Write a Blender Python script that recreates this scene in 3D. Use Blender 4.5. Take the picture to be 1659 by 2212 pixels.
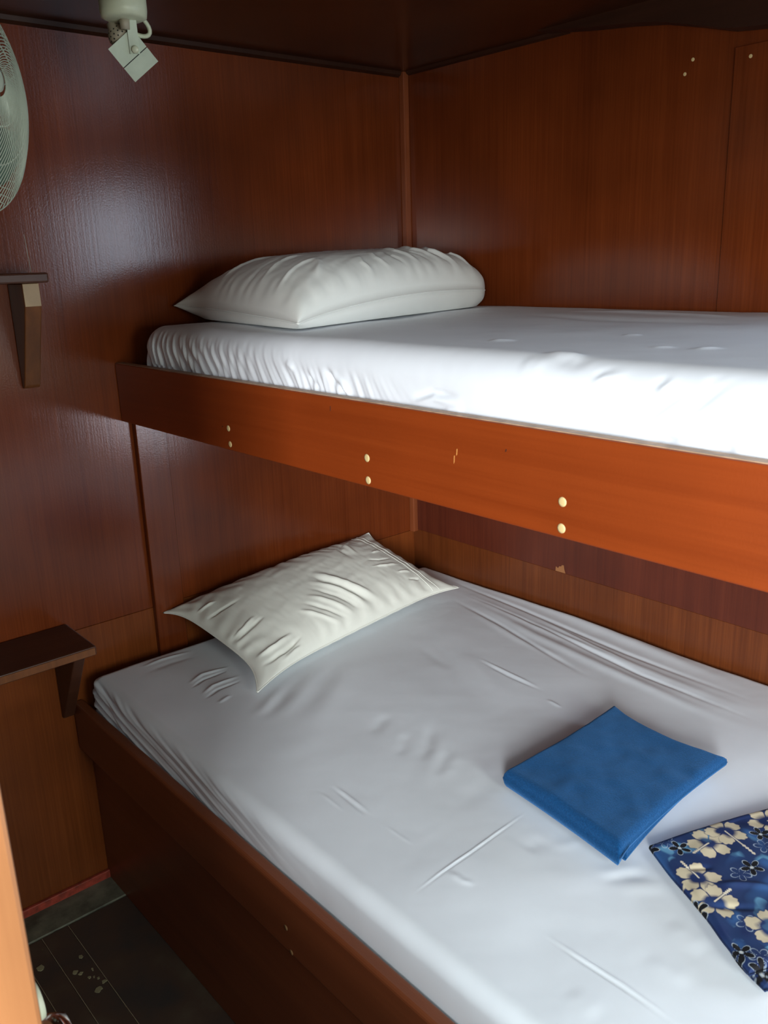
import bpy, bmesh, math, random
import numpy as np
from mathutils import Vector, Matrix, noise

random.seed(7)
for o in list(bpy.data.objects):
    bpy.data.objects.remove(o)
scene = bpy.context.scene
col = scene.collection
PI = math.pi

# ------------------------------------------------------------------ camera
cam_d = bpy.data.cameras.new('camera')
cam = bpy.data.objects.new('camera', cam_d)
col.objects.link(cam)
c_right = Vector((0.65382, 0.75596, -0.03224))
c_up = Vector((-0.19156, 0.20660, 0.95949))
c_fwd = Vector((-0.73200, 0.62116, -0.27989))
m = Matrix((c_right, c_up, -c_fwd)).transposed().to_4x4()
m.translation = Vector((1.89496, -1.72844, 1.47814))
cam.matrix_world = m
cam_d.sensor_fit = 'VERTICAL'
cam_d.sensor_height = 36.0
cam_d.lens = 1882.31 / 2212 * 36.0
cam_d.clip_start = 0.02
cam_d.dof.use_dof = True
cam_d.dof.focus_distance = 1.9
cam_d.dof.aperture_fstop = 12.5
scene.camera = cam

# ------------------------------------------------------------------ sky, daylight, exposure
scene.view_settings.view_transform = 'Standard'
scene.view_settings.look = 'None'
scene.view_settings.gamma = 1.0
scene.view_settings.use_curve_mapping = False
scene.view_settings.exposure = 0.0
world = bpy.data.worlds.new('world')
scene.world = world
world.use_nodes = True
bg = world.node_tree.nodes['Background']
wnt = world.node_tree
wtc = wnt.nodes.new('ShaderNodeTexCoord')
wsp = wnt.nodes.new('ShaderNodeSeparateXYZ')
wrp = wnt.nodes.new('ShaderNodeValToRGB')
wmr = wnt.nodes.new('ShaderNodeMapRange')
wmr.inputs['From Min'].default_value = -1.0
wnt.links.new(wtc.outputs['Generated'], wsp.inputs[0])
wnt.links.new(wsp.outputs['Z'], wmr.inputs['Value'])
wnt.links.new(wmr.outputs[0], wrp.inputs['Fac'])
for e, (p, c) in zip(wrp.color_ramp.elements, ((0.49, (0.16, 0.16, 0.14, 1)), (0.52, (0.74, 0.93, 1.0, 1)))):
    e.position, e.color = p, c
wnt.links.new(wrp.outputs['Color'], bg.inputs['Color'])
bg.inputs['Strength'].default_value = 3.4


def area_light(name, loc, aim, sx, sy, power, color):
    d = bpy.data.lights.new(name, 'AREA')
    d.shape = 'RECTANGLE'
    d.size, d.size_y = sx, sy
    d.energy = power
    d.color = color
    o = bpy.data.objects.new(name, d)
    col.objects.link(o)
    o.location = loc
    o.rotation_euler = (Vector(aim) - Vector(loc)).to_track_quat('-Z', 'Y').to_euler()
    return o


# bright sky beyond the open doorway, and daylight at the two bunk windows of the back wall
area_light('doorway_daylight', (3.30, -3.3, 1.60), (1.45, -1.1, 1.1), 0.55, 1.1, 150.0, (0.98, 0.99, 1.0))
area_light('upper_window_daylight', (2.05, 0.14, 1.60), (2.05, -1.0, 1.54), 1.0, 0.42, 11.0, (0.66, 0.79, 1.0))
area_light('lower_window_daylight', (2.05, 0.14, 0.80), (2.05, -1.0, 0.78), 0.9, 0.28, 12.0, (0.86, 0.88, 1.0))

area_light('aisle_window_daylight', (3.05, -1.25, 1.20), (0.0, -1.15, 0.75), 0.5, 0.75, 20.0, (0.92, 1.0, 0.90))
pt = area_light('doorway_portal', (1.9, -1.66, 1.15), (1.9, 0.0, 1.15), 1.1, 0.9, 1.0, (1, 1, 1))
pt.data.cycles.is_portal = True

# ------------------------------------------------------------------ materials


def nt_mat(name):
    mt = bpy.data.materials.new(name)
    mt.use_nodes = True
    nt = mt.node_tree
    return mt, nt, nt.nodes['Principled BSDF']


def ramp(nt, stops):
    r = nt.nodes.new('ShaderNodeValToRGB')
    el = r.color_ramp.elements
    while len(el) < len(stops):
        el.new(0.5)
    for e, (p, c) in zip(el, stops):
        e.position = p
        e.color = (*c, 1)
    return r


def noise_tex(nt, vec, scale, detail=4.0, rough=0.55):
    n = nt.nodes.new('ShaderNodeTexNoise')
    n.inputs['Scale'].default_value = scale
    n.inputs['Detail'].default_value = detail
    n.inputs['Roughness'].default_value = rough
    if vec is not None:
        nt.links.new(vec, n.inputs['Vector'])
    return n


def mapping(nt, scale):
    tc = nt.nodes.new('ShaderNodeTexCoord')
    mp = nt.nodes.new('ShaderNodeMapping')
    mp.inputs['Scale'].default_value = scale
    nt.links.new(tc.outputs['Object'], mp.inputs['Vector'])
    return mp.outputs['Vector'], tc.outputs['Object']


def mixrgb(nt, a, b, fac, mode='MIX'):
    mx = nt.nodes.new('ShaderNodeMix')
    mx.data_type = 'RGBA'
    mx.blend_type = mode
    for s, k in ((a, 6), (b, 7)):
        if isinstance(s, tuple):
            mx.inputs[k].default_value = (*s, 1)
        else:
            nt.links.new(s, mx.inputs[k])
    if isinstance(fac, float):
        mx.inputs[0].default_value = fac
    else:
        nt.links.new(fac, mx.inputs[0])
    return mx.outputs[2]


def wood(name, dark, mid, light, axis='z', grain=90.0, rough=0.3, bump=0.12, coat=0.0, blot=0.35, orange=260.0, spec=0.42):
    mt, nt, b = nt_mat(name)
    s = [1.0, 1.0, 1.0]
    s['xyz'.index(axis)] = 0.02
    v, raw = mapping(nt, s)
    n1 = noise_tex(nt, v, grain, 5.0, 0.65)
    n2 = noise_tex(nt, v, grain * 0.22, 3.0)
    n3 = noise_tex(nt, raw, 3.0, 3.0)
    add = nt.nodes.new('ShaderNodeMath'); add.operation = 'MULTIPLY_ADD'
    add.inputs[1].default_value = 0.6
    nt.links.new(n1.outputs['Fac'], add.inputs[0])
    mul = nt.nodes.new('ShaderNodeMath'); mul.operation = 'MULTIPLY'; mul.inputs[1].default_value = 0.4
    nt.links.new(n2.outputs['Fac'], mul.inputs[0])
    nt.links.new(mul.outputs[0], add.inputs[2])
    r = ramp(nt, [(0.34, dark), (0.5, mid), (0.66, light)])
    nt.links.new(add.outputs[0], r.inputs['Fac'])
    rb = ramp(nt, [(0.3, (1 - blot,) * 3), (0.7, (1.0,) * 3)])
    nt.links.new(n3.outputs['Fac'], rb.inputs['Fac'])
    c = mixrgb(nt, r.outputs['Color'], rb.outputs['Color'], 1.0, 'MULTIPLY')
    nt.links.new(c, b.inputs['Base Color'])
    b.inputs['Roughness'].default_value = rough
    b.inputs['Coat Weight'].default_value = coat
    b.inputs['Specular IOR Level'].default_value = spec
    b.inputs['Coat Roughness'].default_value = rough * 0.7
    n4 = noise_tex(nt, raw, orange, 2.0)
    ma = nt.nodes.new('ShaderNodeMath'); ma.operation = 'MULTIPLY_ADD'; ma.inputs[1].default_value = 0.7
    nt.links.new(n4.outputs['Fac'], ma.inputs[0]); nt.links.new(n1.outputs['Fac'], ma.inputs[2])
    bp = nt.nodes.new('ShaderNodeBump')
    bp.inputs['Strength'].default_value = bump
    bp.inputs['Distance'].default_value = 0.002
    nt.links.new(ma.outputs[0], bp.inputs['Height'])
    nt.links.new(bp.outputs['Normal'], b.inputs['Normal'])
    return mt


def plain(name, c, rough=0.5, metal=0.0, var=0.12, scale=20.0, bump=0.05, bscale=300.0):
    mt, nt, b = nt_mat(name)
    _, raw = mapping(nt, (1, 1, 1))
    n = noise_tex(nt, raw, scale, 4.0)
    r = ramp(nt, [(0.3, tuple(x * (1 - var) for x in c)), (0.7, tuple(min(1, x * (1 + var)) for x in c))])
    nt.links.new(n.outputs['Fac'], r.inputs['Fac'])
    nt.links.new(r.outputs['Color'], b.inputs['Base Color'])
    b.inputs['Roughness'].default_value = rough
    b.inputs['Metallic'].default_value = metal
    n2 = noise_tex(nt, raw, bscale, 2.0)
    bp = nt.nodes.new('ShaderNodeBump')
    bp.inputs['Strength'].default_value = bump
    bp.inputs['Distance'].default_value = 0.001
    nt.links.new(n2.outputs['Fac'], bp.inputs['Height'])
    nt.links.new(bp.outputs['Normal'], b.inputs['Normal'])
    return mt


def cloth(name, c, rough=0.7, sheen=0.1, weave=1800.0, bump=0.08, spec=0.3):
    mt = plain(name, c, rough, 0.0, 0.03, 6.0, bump, weave)
    b = mt.node_tree.nodes['Principled BSDF']
    b.inputs['Sheen Weight'].default_value = sheen
    b.inputs['Specular IOR Level'].default_value = spec
    return mt


M = {}
M['ply'] = wood('mahogany_plywood', (0.135, 0.026, 0.006), (0.170, 0.034, 0.008), (0.205, 0.043, 0.010), 'z', 190, 0.17, 0.085, 0.0)
M['ply_low'] = wood('light_mahogany_plywood', (0.115, 0.027, 0.007), (0.165, 0.041, 0.010), (0.21, 0.055, 0.013), 'z', 170, 0.34, 0.06)
M['ply_end'] = wood('end_wall_plywood', (0.16, 0.038, 0.009), (0.20, 0.049, 0.011), (0.24, 0.062, 0.014), 'z', 190, 0.22, 0.05)
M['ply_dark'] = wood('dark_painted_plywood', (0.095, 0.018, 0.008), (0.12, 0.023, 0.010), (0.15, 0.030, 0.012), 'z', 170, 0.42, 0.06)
M['rail'] = wood('varnished_rail_wood', (0.22, 0.034, 0.005), (0.255, 0.042, 0.0065), (0.29, 0.050, 0.008), 'x', 60, 0.33, 0.10, 0.0, 0.18)
M['rail_low'] = wood('dark_varnished_board', (0.17, 0.046, 0.017), (0.20, 0.055, 0.020), (0.235, 0.066, 0.024), 'x', 60, 0.36, 0.10, 0.0, 0.2)
M['ceil'] = wood('dark_varnished_ceiling', (0.045, 0.012, 0.004), (0.06, 0.016, 0.005), (0.08, 0.021, 0.007), 'x', 60, 0.22, 0.08)
M['trim'] = wood('trim_wood', (0.22, 0.055, 0.018), (0.27, 0.07, 0.023), (0.32, 0.085, 0.028), 'z', 60, 0.35, 0.1)
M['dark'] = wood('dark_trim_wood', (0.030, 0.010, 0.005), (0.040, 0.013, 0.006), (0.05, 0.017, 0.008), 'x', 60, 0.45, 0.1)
M['shelf'] = wood('dark_shelf_wood', (0.060, 0.020, 0.011), (0.080, 0.027, 0.014), (0.105, 0.036, 0.018), 'y', 70, 0.4, 0.1)
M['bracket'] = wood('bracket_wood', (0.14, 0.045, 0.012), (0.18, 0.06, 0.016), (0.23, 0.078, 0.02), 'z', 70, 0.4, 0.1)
M['door'] = wood('orange_door_wood', (0.30, 0.12, 0.045), (0.35, 0.145, 0.055), (0.40, 0.17, 0.07), 'z', 40, 0.35, 0.05)
M['plug'] = plain('bare_wood_plug', (0.62, 0.47, 0.22), 0.6)
M['sheet'] = cloth('white_cotton_sheet', (0.78, 0.83, 0.885), 0.5, 0.1, 1500, 0.05, 0.35)
M['case'] = cloth('off_white_pillowcase', (0.76, 0.78, 0.74), 0.62, 0.1, 1400, 0.08)
M['case_low'] = cloth('cream_pillowcase', (0.78, 0.79, 0.72), 0.62, 0.1, 1400, 0.08)
M['steel'] = plain('chrome', (0.8, 0.8, 0.8), 0.12, 1.0, 0.03)
M['cream_metal'] = plain('cream_enamel', (0.56, 0.60, 0.45), 0.4)
M['pale_metal'] = plain('pale_green_enamel', (0.50, 0.58, 0.48), 0.42)
M['brownish'] = plain('brownish_enamel', (0.34, 0.30, 0.23), 0.5)
M['black'] = plain('black_plastic', (0.012, 0.012, 0.012), 0.6)
M['wire'] = plain('pale_green_wire', (0.46, 0.52, 0.42), 0.4)
M['blade'] = plain('green_grey_blade', (0.24, 0.38, 0.30), 0.45)
M['red'] = plain('red_painted_base', (0.32, 0.045, 0.025), 0.55, 0, 0.45, 60)
M['strip'] = plain('worn_green_grey_board', (0.13, 0.13, 0.095), 0.55, 0, 0.5, 25)
M['chip'] = plain('bare_plywood_chip', (0.34, 0.14, 0.05), 0.6)


def floor_mat():
    mt, nt, b = nt_mat('worn_dark_deck_paint')
    _, raw = mapping(nt, (1, 1, 1))
    n = noise_tex(nt, raw, 7.0, 6.0)
    r = ramp(nt, [(0.3, (0.040, 0.038, 0.038)), (0.55, (0.075, 0.048, 0.036)), (0.75, (0.11, 0.09, 0.062))])
    nt.links.new(n.outputs['Fac'], r.inputs['Fac'])
    n2 = noise_tex(nt, raw, 34.0, 3.0, 0.6)
    r2 = ramp(nt, [(0.70, (0, 0, 0)), (0.73, (1, 1, 1))])
    nt.links.new(n2.outputs['Fac'], r2.inputs['Fac'])
    c = mixrgb(nt, r.outputs['Color'], (0.12, 0.10, 0.05), r2.outputs['Color'])
    nt.links.new(c, b.inputs['Base Color'])
    b.inputs['Roughness'].default_value = 0.42
    bp = nt.nodes.new('ShaderNodeBump'); bp.inputs['Strength'].default_value = 0.2; bp.inputs['Distance'].default_value = 0.002
    n3 = noise_tex(nt, raw, 60.0, 4.0)
    nt.links.new(n3.outputs['Fac'], bp.inputs['Height']); nt.links.new(bp.outputs['Normal'], b.inputs['Normal'])
    return mt


M['floor'] = floor_mat()


def towel_mat():
    mt, nt, b = nt_mat('blue_fleece')
    _, raw = mapping(nt, (1, 1, 1))
    n = noise_tex(nt, raw, 420.0, 3.0, 0.7)
    r = ramp(nt, [(0.3, (0.002, 0.028, 0.09)), (0.55, (0.004, 0.050, 0.155)), (0.8, (0.012, 0.085, 0.23))])
    nt.links.new(n.outputs['Fac'], r.inputs['Fac'])
    nt.links.new(r.outputs['Color'], b.inputs['Base Color'])
    b.inputs['Roughness'].default_value = 0.95
    b.inputs['Sheen Weight'].default_value = 0.5
    b.inputs['Sheen Tint'].default_value = (0.2, 0.5, 1.0, 1)
    b.inputs['Specular IOR Level'].default_value = 0.1
    bp = nt.nodes.new('ShaderNodeBump'); bp.inputs['Strength'].default_value = 0.6; bp.inputs['Distance'].default_value = 0.002
    nt.links.new(n.outputs['Fac'], bp.inputs['Height']); nt.links.new(bp.outputs['Normal'], b.inputs['Normal'])
    return mt


M['towel'] = towel_mat()


def print_mat():
    mt, nt, b = nt_mat('printed_blue_cotton')
    a = nt.nodes.new('ShaderNodeAttribute'); a.attribute_name = 'print'
    nt.links.new(a.outputs['Color'], b.inputs['Base Color'])
    b.inputs['Roughness'].default_value = 0.75
    b.inputs['Specular IOR Level'].default_value = 0.25
    _, raw = mapping(nt, (1, 1, 1))
    n = noise_tex(nt, raw, 1500.0, 2.0)
    bp = nt.nodes.new('ShaderNodeBump'); bp.inputs['Strength'].default_value = 0.08; bp.inputs['Distance'].default_value = 0.001
    nt.links.new(n.outputs['Fac'], bp.inputs['Height']); nt.links.new(bp.outputs['Normal'], b.inputs['Normal'])
    return mt


M['print'] = print_mat()

# ------------------------------------------------------------------ object helpers


def empty(name, loc, label=None, cat=None, group=None, kind=None):
    o = bpy.data.objects.new(name, None)
    o.empty_display_size = 0.05
    col.objects.link(o)
    o.location = loc
    props(o, label, cat, group, kind)
    return o


def props(o, label=None, cat=None, group=None, kind=None):
    if label: o['label'] = label
    if cat: o['category'] = cat
    if group: o['group'] = group
    if kind: o['kind'] = kind
    return o


def world_loc(p):
    v = Vector((0, 0, 0))
    while p is not None:
        v += p.location
        p = p.parent
    return v


def link_bm(name, bm, mat, parent=None, smooth=False, base=None, label=None, kind=None):
    """bm holds world coordinates; the origin is put at base (or the parent's origin)."""
    org = world_loc(parent) if parent else Vector(base if base else (0, 0, 0))
    if parent and base is not None:
        org = Vector(base)
    bmesh.ops.translate(bm, verts=bm.verts, vec=-org)
    bmesh.ops.recalc_face_normals(bm, faces=bm.faces)
    me = bpy.data.meshes.new(name)
    bm.to_mesh(me)
    bm.free()
    if smooth:
        for p in me.polygons: p.use_smooth = True
    for mm in (mat if isinstance(mat, list) else [mat]):
        me.materials.append(mm)
    o = bpy.data.objects.new(name, me)
    col.objects.link(o)
    if parent:
        o.parent = parent
        o.location = org - world_loc(parent)
    else:
        o.location = org
    props(o, label, None, None, kind)
    return o


def box_bm(x0, x1, y0, y1, z0, z1, bev=0.0, seg=2):
    bm = bmesh.new()
    bmesh.ops.create_cube(bm, size=1.0)
    for v in bm.verts:
        v.co = Vector((x0 + (v.co.x + .5) * (x1 - x0), y0 + (v.co.y + .5) * (y1 - y0), z0 + (v.co.z + .5) * (z1 - z0)))
    if bev > 0:
        bmesh.ops.bevel(bm, geom=bm.edges[:], offset=bev, segments=seg, affect='EDGES', profile=0.5)
    return bm


def box(name, x0, x1, y0, y1, z0, z1, mat, parent=None, bev=0.0, seg=2, base=None, **k):
    if parent is None and base is None:
        base = ((x0 + x1) / 2, (y0 + y1) / 2, z0)
    return link_bm(name, box_bm(x0, x1, y0, y1, z0, z1, bev, seg), mat, parent, False, base, **k)


def frame_of(axis):
    a = Vector(axis).normalized()
    t = Vector((0, 0, 1)) if abs(a.z) < 0.9 else Vector((1, 0, 0))
    x = t.cross(a).normalized()
    return x, a.cross(x).normalized(), a


def lathe_bm(center, axis, prof, n=24, bm=None):
    """prof: (radius, height along axis) list; closed with caps when the radius is not zero."""
    bm = bm or bmesh.new()
    X, Y, A = frame_of(axis)
    C = Vector(center)
    rings = []
    for r, h in prof:
        if r < 1e-6:
            rings.append([bm.verts.new(C + A * h)])
        else:
            rings.append([bm.verts.new(C + A * h + (X * math.cos(2 * PI * i / n) + Y * math.sin(2 * PI * i / n)) * r) for i in range(n)])
    for a, b in zip(rings[:-1], rings[1:]):
        for i in range(n):
            j = (i + 1) % n
            if len(a) == 1 and len(b) == 1: continue
            if len(a) == 1: bm.faces.new((a[0], b[i], b[j]))
            elif len(b) == 1: bm.faces.new((a[i], a[j], b[0]))
            else: bm.faces.new((a[i], a[j], b[j], b[i]))
    for rg in (rings[0], rings[-1]):
        if len(rg) > 1: bm.faces.new(rg)
    return bm


def tube_bm(pts, rad, n=6, bm=None, closed=False):
    bm = bm or bmesh.new()
    P = [Vector(p) for p in pts]
    rings = []
    ref = None
    for i, p in enumerate(P):
        if closed:
            t = (P[(i + 1) % len(P)] - P[i - 1]).normalized()
        else:
            t = (P[min(i + 1, len(P) - 1)] - P[max(i - 1, 0)]).normalized()
        if ref is None:
            ref = frame_of(t)[0]
        ref = (ref - t * ref.dot(t)).normalized()
        b = t.cross(ref)
        r = rad[i] if isinstance(rad, (list, tuple)) else rad
        rings.append([bm.verts.new(p + (ref * math.cos(2 * PI * k / n) + b * math.sin(2 * PI * k / n)) * r) for k in range(n)])
    prs = list(zip(rings[:-1], rings[1:]))
    if closed: prs.append((rings[-1], rings[0]))
    for a, b in prs:
        for k in range(n):
            bm.faces.new((a[k], a[(k + 1) % n], b[(k + 1) % n], b[k]))
    if not closed:
        bm.faces.new(rings[0]); bm.faces.new(rings[-1])
    return bm


def prism_bm(poly, vec, bev=0.0):
    """extrude a planar polygon (world points) by vec."""
    bm = bmesh.new()
    a = [bm.verts.new(Vector(p)) for p in poly]
    b = [bm.verts.new(Vector(p) + Vector(vec)) for p in poly]
    n = len(poly)
    bm.faces.new(a); bm.faces.new(b)
    for i in range(n):
        bm.faces.new((a[i], a[(i + 1) % n], b[(i + 1) % n], b[i]))
    if bev > 0:
        bmesh.ops.recalc_face_normals(bm, faces=bm.faces)
        bmesh.ops.bevel(bm, geom=bm.edges[:], offset=bev, segments=2, affect='EDGES', profile=0.5)
    return bm


def obox_bm(c, ex, ey, ez, sx, sy, sz, bev=0.0):
    bm = bmesh.new()
    bmesh.ops.create_cube(bm, size=1.0)
    ex, ey, ez = Vector(ex), Vector(ey), Vector(ez)
    for v in bm.verts:
        v.co = Vector(c) + ex * v.co.x * sx + ey * v.co.y * sy + ez * v.co.z * sz
    if bev > 0:
        bmesh.ops.bevel(bm, geom=bm.edges[:], offset=bev, segments=2, affect='EDGES', profile=0.5)
    return bm


def grid_mesh(name, V, mat, parent=None, base=None, closed_pairs=None, smooth=True, label=None):
    """V: (n,m,3) array of world points -> one mesh."""
    n, mm = V.shape[:2]
    org = np.array(world_loc(parent)) if parent else np.array(base if base else (0, 0, 0), float)
    verts = (V.reshape(-1, 3) - org)
    idx = np.arange(n * mm).reshape(n, mm)
    f = np.stack([idx[:-1, :-1], idx[1:, :-1], idx[1:, 1:], idx[:-1, 1:]], -1).reshape(-1, 4)
    return raw_mesh(name, verts, f, mat, parent, org, smooth, label)


def raw_mesh(name, verts, f, mat, parent, org, smooth=True, label=None):
    me = bpy.data.meshes.new(name)
    me.vertices.add(len(verts)); me.vertices.foreach_set('co', np.ascontiguousarray(verts, dtype=np.float32).ravel())
    me.loops.add(len(f) * 4); me.loops.foreach_set('vertex_index', f.astype(np.int32).ravel())
    me.polygons.add(len(f)); me.polygons.foreach_set('loop_start', np.arange(0, len(f) * 4, 4, dtype=np.int32))
    me.polygons.foreach_set('loop_total', np.full(len(f), 4, dtype=np.int32))
    me.polygons.foreach_set('use_smooth', np.full(len(f), smooth))
    me.update(calc_edges=True); me.validate()
    me.materials.append(mat)
    o = bpy.data.objects.new(name, me)
    col.objects.link(o)
    if parent: o.parent = parent
    else: o.location = org
    if label: o['label'] = label
    return o


# smooth value noise on numpy arrays
_rng = np.random.RandomState(3)
_tab = _rng.rand(256, 256)


def vnoise(x, y, s=1.0, seed=0):
    x = x * s + seed * 17.3; y = y * s + seed * 9.7
    xi = np.floor(x).astype(int); yi = np.floor(y).astype(int)
    fx = x - xi; fy = y - yi
    fx = fx * fx * (3 - 2 * fx); fy = fy * fy * (3 - 2 * fy)
    g = lambda a, b: _tab[a % 256, b % 256]
    return ((g(xi, yi) * (1 - fx) + g(xi + 1, yi) * fx) * (1 - fy) + (g(xi, yi + 1) * (1 - fx) + g(xi + 1, yi + 1) * fx) * fy) * 2 - 1


def crease_height(A, B, creases, gain=1.0):
    """sum of rounded ridges / grooves along polylines on the plane (A,B)."""
    H = np.zeros_like(A)
    for pts, w, h in creases:
        P = np.array(pts, float)
        seg = np.linalg.norm(np.diff(P, axis=0), axis=1)
        tot = seg.sum(); run = 0.0
        best = np.full(A.shape, 1e9); tt = np.zeros(A.shape)
        for i in range(len(P) - 1):
            d = P[i + 1] - P[i]; L2 = max(d @ d, 1e-9)
            t = np.clip(((A - P[i, 0]) * d[0] + (B - P[i, 1]) * d[1]) / L2, 0, 1)
            dd = (A - P[i, 0] - t * d[0]) ** 2 + (B - P[i, 1] - t * d[1]) ** 2
            s = dd < best
            best = np.where(s, dd, best); tt = np.where(s, (run + t * seg[i]) / tot, tt)
            run += seg[i]
        taper = np.clip(np.minimum(tt, 1 - tt) * 2.6, 0, 1)
        taper = taper * taper * (3 - 2 * taper)
        H += gain * h * taper * np.exp(-best / (w * w))
    return H


# ------------------------------------------------------------------ traced crease lines (metres)
LOW_CREASES = [([(0.073, -0.003), (0.478, -0.01), (0.856, -0.042), (1.16, -0.07)], 0.020800000000000003, 0.012 ),
    ([(0.135, -0.044), (0.529, -0.072), (0.833, -0.101), (1.182, -0.113)], 0.007, -0.006 ),
    ([(0.214, -0.084), (0.577, -0.129), (0.861, -0.142), (1.203, -0.155)], 0.013000000000000001, 0.006 ),
    ([(0.271, -0.094), (0.62, -0.127), (0.915, -0.169), (1.216, -0.182)], 0.006, -0.006 ),
    ([(0.3, -0.114), (0.614, -0.173), (0.838, -0.199), (1.058, -0.218), (1.234, -0.219)], 0.015600000000000001, 0.007 ),
    ([(0.294, -0.145), (0.52, -0.187), (0.704, -0.231), (0.877, -0.271)], 0.007, -0.006 ),
    ([(0.539, -0.084), (0.757, -0.123), (0.896, -0.14)], 0.006, 0.004 ),
    ([(0.368, -0.165), (0.607, -0.218), (0.801, -0.236)], 0.013000000000000001, 0.004 ),
    ([(0.607, -0.365), (0.714, -0.373), (0.817, -0.378)], 0.004, 0.003 ),
    ([(0.615, -0.374), (0.723, -0.384), (0.83, -0.386)], 0.004, -0.0025 ),
    ([(0.464, -0.362), (0.603, -0.438), (0.702, -0.495), (0.805, -0.533)], 0.020800000000000003, -0.00248 ),
    ([(0.523, -0.341), (0.686, -0.419), (0.825, -0.485)], 0.020800000000000003, 0.00248 ),
    ([(0.451, -0.413), (0.563, -0.444), (0.619, -0.454)], 0.013000000000000001, -0.00186 ),
    ([(0.846, -0.406), (0.895, -0.413)], 0.004, 0.003 ),
    ([(0.407, -0.567), (0.514, -0.718), (0.589, -0.836)], 0.0286, 0.0031 ),
    ([(0.364, -0.574), (0.475, -0.727), (0.539, -0.834)], 0.0234, -0.0031 ),
    ([(0.384, -0.659), (0.474, -0.788), (0.528, -0.873)], 0.0182, 0.0031 ),
    ([(0.394, -0.732), (0.463, -0.829), (0.501, -0.9)], 0.015600000000000001, -0.0031 ),
    ([(0.4, -0.773), (0.459, -0.861), (0.475, -0.9)], 0.013000000000000001, 0.0031 ),
    ([(0.658, -0.684), (0.701, -0.77)], 0.015600000000000001, -0.00248 ),
    ([(0.739, -0.706), (0.804, -0.783)], 0.013000000000000001, -0.00248 ),
    ([(0.745, -0.648), (0.817, -0.723), (0.84, -0.768)], 0.013000000000000001, -0.00372 ),
    ([(0.781, -0.663), (0.858, -0.75), (0.915, -0.816)], 0.0182, 0.0031 ),
    ([(0.842, -0.698), (0.896, -0.775)], 0.013000000000000001, -0.00248 ),
    ([(0.854, -0.685), (0.915, -0.776)], 0.015600000000000001, 0.00248 ),
    ([(0.955, -0.648), (0.978, -0.77), (1.003, -0.82)], 0.026000000000000002, -0.00248 ),
    ([(0.249, -0.927), (0.227, -0.879), (0.239, -0.807)], 0.005, 0.005 ),
    ([(0.27, -0.931), (0.251, -0.887), (0.252, -0.821)], 0.004, -0.005 ),
    ([(0.314, -0.932), (0.294, -0.888), (0.295, -0.816)], 0.005, 0.005 ),
    ([(0.336, -0.936), (0.317, -0.89), (0.318, -0.825)], 0.004, -0.004 ),
    ([(0.372, -0.922), (0.357, -0.879)], 0.005, 0.003 ),
    ([(0.095, -0.97), (0.088, -0.907), (0.097, -0.825)], 0.006, 0.004 ),
    ([(0.125, -0.973), (0.12, -0.9), (0.125, -0.834)], 0.010400000000000001, -0.00248 ),
    ([(0.774, -0.924), (0.838, -0.927), (0.898, -0.931)], 0.003, 0.0022 ),
    ([(0.779, -0.931), (0.84, -0.935), (0.9, -0.939)], 0.003, -0.0022 ),
    ([(0.782, -0.956), (0.858, -0.959)], 0.003, 0.0015 ),
    ([(0.931, -0.933), (1.005, -0.933)], 0.003, 0.001 ),
    ([(1.071, -0.726), (1.075, -0.807), (1.079, -0.887), (1.081, -0.94), (1.087, -1.023)], 0.0019, 0.0026 ),
    ([(1.074, -0.732), (1.078, -0.813), (1.082, -0.892), (1.084, -0.945), (1.09, -1.026)], 0.0018, -0.0018 ),
    ([(1.085, -0.939), (1.118, -0.938), (1.139, -0.93)], 0.006, 0.0025 ),
    ([(1.255, -0.792), (1.277, -0.753), (1.303, -0.719)], 0.0117, -0.00217 ),
    ([(1.244, -0.789), (1.264, -0.745), (1.285, -0.704)], 0.013000000000000001, 0.00186 ),
    ([(1.281, -0.793), (1.303, -0.755), (1.335, -0.721)], 0.015600000000000001, 0.00186 ),
    ([(1.138, -0.766), (1.135, -0.819)], 0.015600000000000001, -0.00186 ),
    ([(1.187, -0.723), (1.158, -0.779)], 0.013000000000000001, 0.00124 ),
    ([(1.257, -0.928), (1.331, -0.928), (1.395, -0.926), (1.482, -0.929)], 0.002, 0.0026 ),
    ([(1.258, -0.935), (1.333, -0.934), (1.397, -0.933), (1.483, -0.936)], 0.002, -0.0018 ),
    ([(1.348, -0.983), (1.405, -0.989)], 0.015600000000000001, 0.00186 ),
    ([(1.369, -0.788), (1.439, -0.799)], 0.020800000000000003, 0.00248 ),
    ([(1.385, -0.869), (1.455, -0.862)], 0.0182, 0.00186)]
UP_CREASES = [([(1.161, -0.819), (1.198, -0.828), (1.237, -0.833)], 0.01, 0.006 ),
    ([(1.19, -0.845), (1.225, -0.853), (1.257, -0.85)], 0.012, -0.005 ),
    ([(0.988, -0.746), (1.026, -0.717)], 0.014, 0.004 ),
    ([(1.148, -0.859), (1.195, -0.86)], 0.012, 0.004 ),
    ([(1.104, -0.572), (1.134, -0.556)], 0.012, 0.003 ),
    ([(1.242, -0.71), (1.266, -0.682)], 0.01, 0.003 ),
    ([(1.301, -0.707), (1.32, -0.663)], 0.01, 0.004 ),
    ([(0.629, -0.256), (0.888, -0.317), (1.049, -0.296), (1.198, -0.294)], 0.03, -0.008 ),
    ([(0.628, -0.129), (0.869, -0.135), (1.144, -0.184)], 0.02, 0.006)]
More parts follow.
